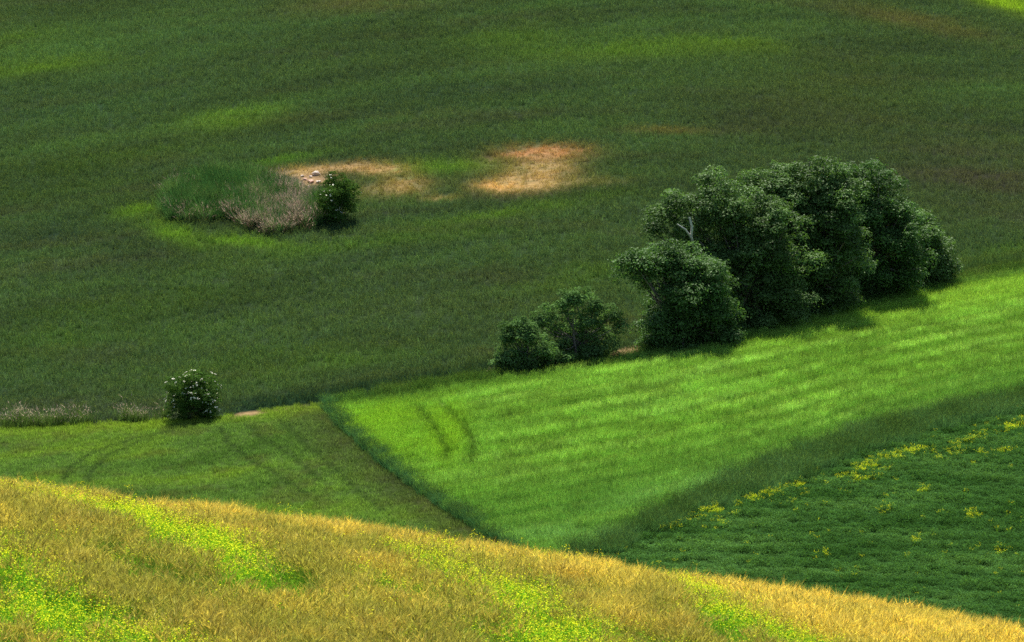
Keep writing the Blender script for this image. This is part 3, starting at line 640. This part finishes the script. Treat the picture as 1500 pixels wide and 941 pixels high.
tree('broadleaf_tree', 'rounded tall tree right of the tallest one in the large clump', 'tree', (1275, 438),
     [(1222, 258, 16), (1234, 275, 18), (1226, 285, 22), (1222, 330, 26), (1226, 375, 24), (1240, 260, 17), (1262, 252, 17), (1284, 258, 17), (1300, 272, 18), (1250, 282, 26), (1280, 292, 28), (1312, 298, 18), (1322, 320, 18), (1240, 315, 28), (1275, 330, 34), (1310, 345, 28), (1245, 355, 32), (1335, 355, 18), (1280, 370, 34), (1315, 385, 28), (1250, 395, 30), (1290, 408, 26), (1330, 400, 18), (1260, 420, 22), (1228, 420, 18), (1338, 338, 16, -1.5), (1346, 380, 16, -1.5)], L2, seed=14, group=G1, trunk_r=.28)
tree('broadleaf_tree', 'smaller tree at the right end of the large clump', 'tree', (1352, 416),
     [(1320, 335, 16), (1322, 370, 20), (1332, 325, 13), (1348, 332, 15), (1362, 348, 17), (1374, 365, 13), (1345, 360, 22), (1360, 382, 20), (1338, 390, 20), (1378, 392, 13), (1392, 398, 9), (1355, 404, 12)], L1, seed=15, group=G1, trunk_r=.2)
G2 = 'bushes left of the large clump'
tree('willow_bush', 'larger grey green bush with a domed top, between the small bush and the large clump', 'bush', (850, 530),
     [(822, 446, 11), (838, 432, 11), (856, 436, 13), (872, 446, 12), (845, 458, 18), (796, 462, 11), (812, 468, 13), (784, 470, 8), (880, 462, 14), (898, 458, 10), (908, 472, 8), (868, 478, 20), (835, 484, 20), (892, 488, 14), (858, 504, 22), (826, 508, 16), (888, 508, 14), (870, 518, 14), (842, 518, 14), (808, 490, 14)], L3, seed=21, group=G2, leaf=.085, clump=.44, dens=50, trunk_r=.14, full=1.05, extra=8)
tree('willow_bush', 'smaller grey green bush leftmost of the two beside the dry weeds', 'bush', (768, 544),
     [(748, 478, 10), (764, 474, 11), (742, 492, 10), (778, 486, 13), (760, 496, 18), (792, 506, 15), (748, 514, 17), (772, 518, 20), (734, 524, 11), (808, 516, 14), (826, 520, 12), (796, 528, 13), (754, 532, 13), (736, 538, 8), (820, 532, 9), (780, 534, 12)], L3, seed=22, group=G2, leaf=.085, clump=.42, dens=60, trunk_r=.12, nearer=.6, full=1.05, extra=8)
tree('flowering_shrub', 'square dark shrub dotted with white blossoms on the field boundary at left', 'shrub', (283, 613),
     [(262, 563, 15), (285, 560, 15), (305, 562, 14), (260, 582, 15), (285, 582, 20), (306, 582, 13), (257, 600, 12), (283, 600, 15), (308, 600, 12)], L4, seed=31, leaf=.055, clump=.28, dens=95, blossoms=150, trunk_r=.1, bsize=.085, full=1.2, extra=8, cover=1.3)
tree('flowering_shrub', 'leaning dark shrub with few white blossoms in the hollow beside the stones', 'shrub', (492, 330),
     [(487, 268, 12), (506, 268, 13), (515, 280, 11), (495, 283, 18), (478, 290, 13), (508, 297, 15), (488, 303, 15), (482, 318, 11), (496, 315, 11)], L4, seed=32, leaf=.06, clump=.30, dens=90, blossoms=36, trunk_r=.1, bsize=.11, full=1.15, extra=5)

# ------------------------------------------------------------------ stones by the hollow
M_st = [solidmat('pink_stone', (.38, .22, .16), (.55, .36, .27), 4), solidmat('pale_stone', (.42, .34, .27), (.60, .50, .40), 4)]
def rock_mesh(seed, sx, sy, sz, mat):
    import bmesh
    rng = np.random.RandomState(seed); bm = bmesh.new(); bmesh.ops.create_icosphere(bm, subdivisions=3, radius=1)
    planes = [(v / np.linalg.norm(v), rng.uniform(.55, .85)) for v in rng.normal(size=(11, 3))]
    for v in bm.verts:
        p_ = np.array(v.co)
        for n_, d_ in planes:
            e = p_ @ n_ - d_
            if e > 0: p_ = p_ - n_ * e
        p_ = p_ * (1 + .05 * rng.normal()) * (sx, sy, sz); v.co = p_
    me = bpy.data.meshes.new('stone'); bm.to_mesh(me); bm.free(); me.materials.append(mat); return me
stones = [(463, 257, .42, 1, 'largest pale stone at the top of the pile in the hollow'), (455, 268, .34, 0, None), (447, 264, .24, 0, None), (440, 270, .26, 0, None), (466, 268, .27, 1, None), (432, 264, .2, 0, None),
          (451, 275, .24, 1, None), (461, 277, .22, 0, None), (443, 259, .18, 1, None), (470, 275, .2, 0, None), (426, 270, .15, 0, None), (455, 260, .2, 1, None)]
for i, (px, py, s, mi, lab) in enumerate(stones):
    x_, y_ = at(px, py); o = bpy.data.objects.new('stone', rock_mesh(50 + i, s, s * .8, s * .55, M_st[mi])); COL.objects.link(o)
    o.location = (x_, y_, zt(x_, y_) + s * .28); o.rotation_euler = (.12 * (i % 3), .1, i * 1.3)
    o['label'] = lab or 'small pinkish stone lying on bare earth beside the hollow shrub'; o['category'] = 'stone'; o['group'] = 'stones in the hollow'

# ------------------------------------------------------------------ light, sky, camera
EL, AZ = math.radians(60), math.radians(-4)
w = bpy.data.worlds.new('World'); S.world = w; w.use_nodes = True; t = w.node_tree
sky = t.nodes.new('ShaderNodeTexSky'); sky.sky_type = 'NISHITA'; sky.sun_disc = False; sky.sun_elevation = EL; sky.sun_rotation = AZ
bg = t.nodes['Background']; bg.inputs[1].default_value = .08; t.links.new(sky.outputs[0], bg.inputs[0])
sl = bpy.data.lights.new('sun', 'SUN'); sl.energy = 5.0; sl.angle = math.radians(.5); sl.color = (1, .95, .86)
so_ = bpy.data.objects.new('sun', sl); COL.objects.link(so_)
D = Vector((math.sin(AZ) * math.cos(EL), math.cos(AZ) * math.cos(EL), math.sin(EL))); so_.rotation_euler = D.to_track_quat('Z', 'Y').to_euler(); so_.location = (0, 200, 150)
cd = bpy.data.cameras.new('camera'); cd.lens = 200; cd.sensor_width = 36; cd.clip_start = 1; cd.clip_end = 9000
cd.dof.use_dof = True; cd.dof.focus_distance = 385; cd.dof.aperture_fstop = 18
cam = bpy.data.objects.new('camera', cd); COL.objects.link(cam); cam.location = (0, 0, CAM_Z); cam.rotation_euler = (PI / 2 - PITCH, 0, 0)
S.camera = cam
S.view_settings.view_transform = 'Standard'; S.view_settings.look = 'None'; S.view_settings.exposure = 1.12; S.view_settings.gamma = 1
S.render.engine = 'CYCLES'
S.cycles.max_bounces = 6; S.cycles.diffuse_bounces = 3; S.cycles.transmission_bounces = 3; S.cycles.glossy_bounces = 1; S.cycles.use_denoising = False
print('SCATTER', COUNT)
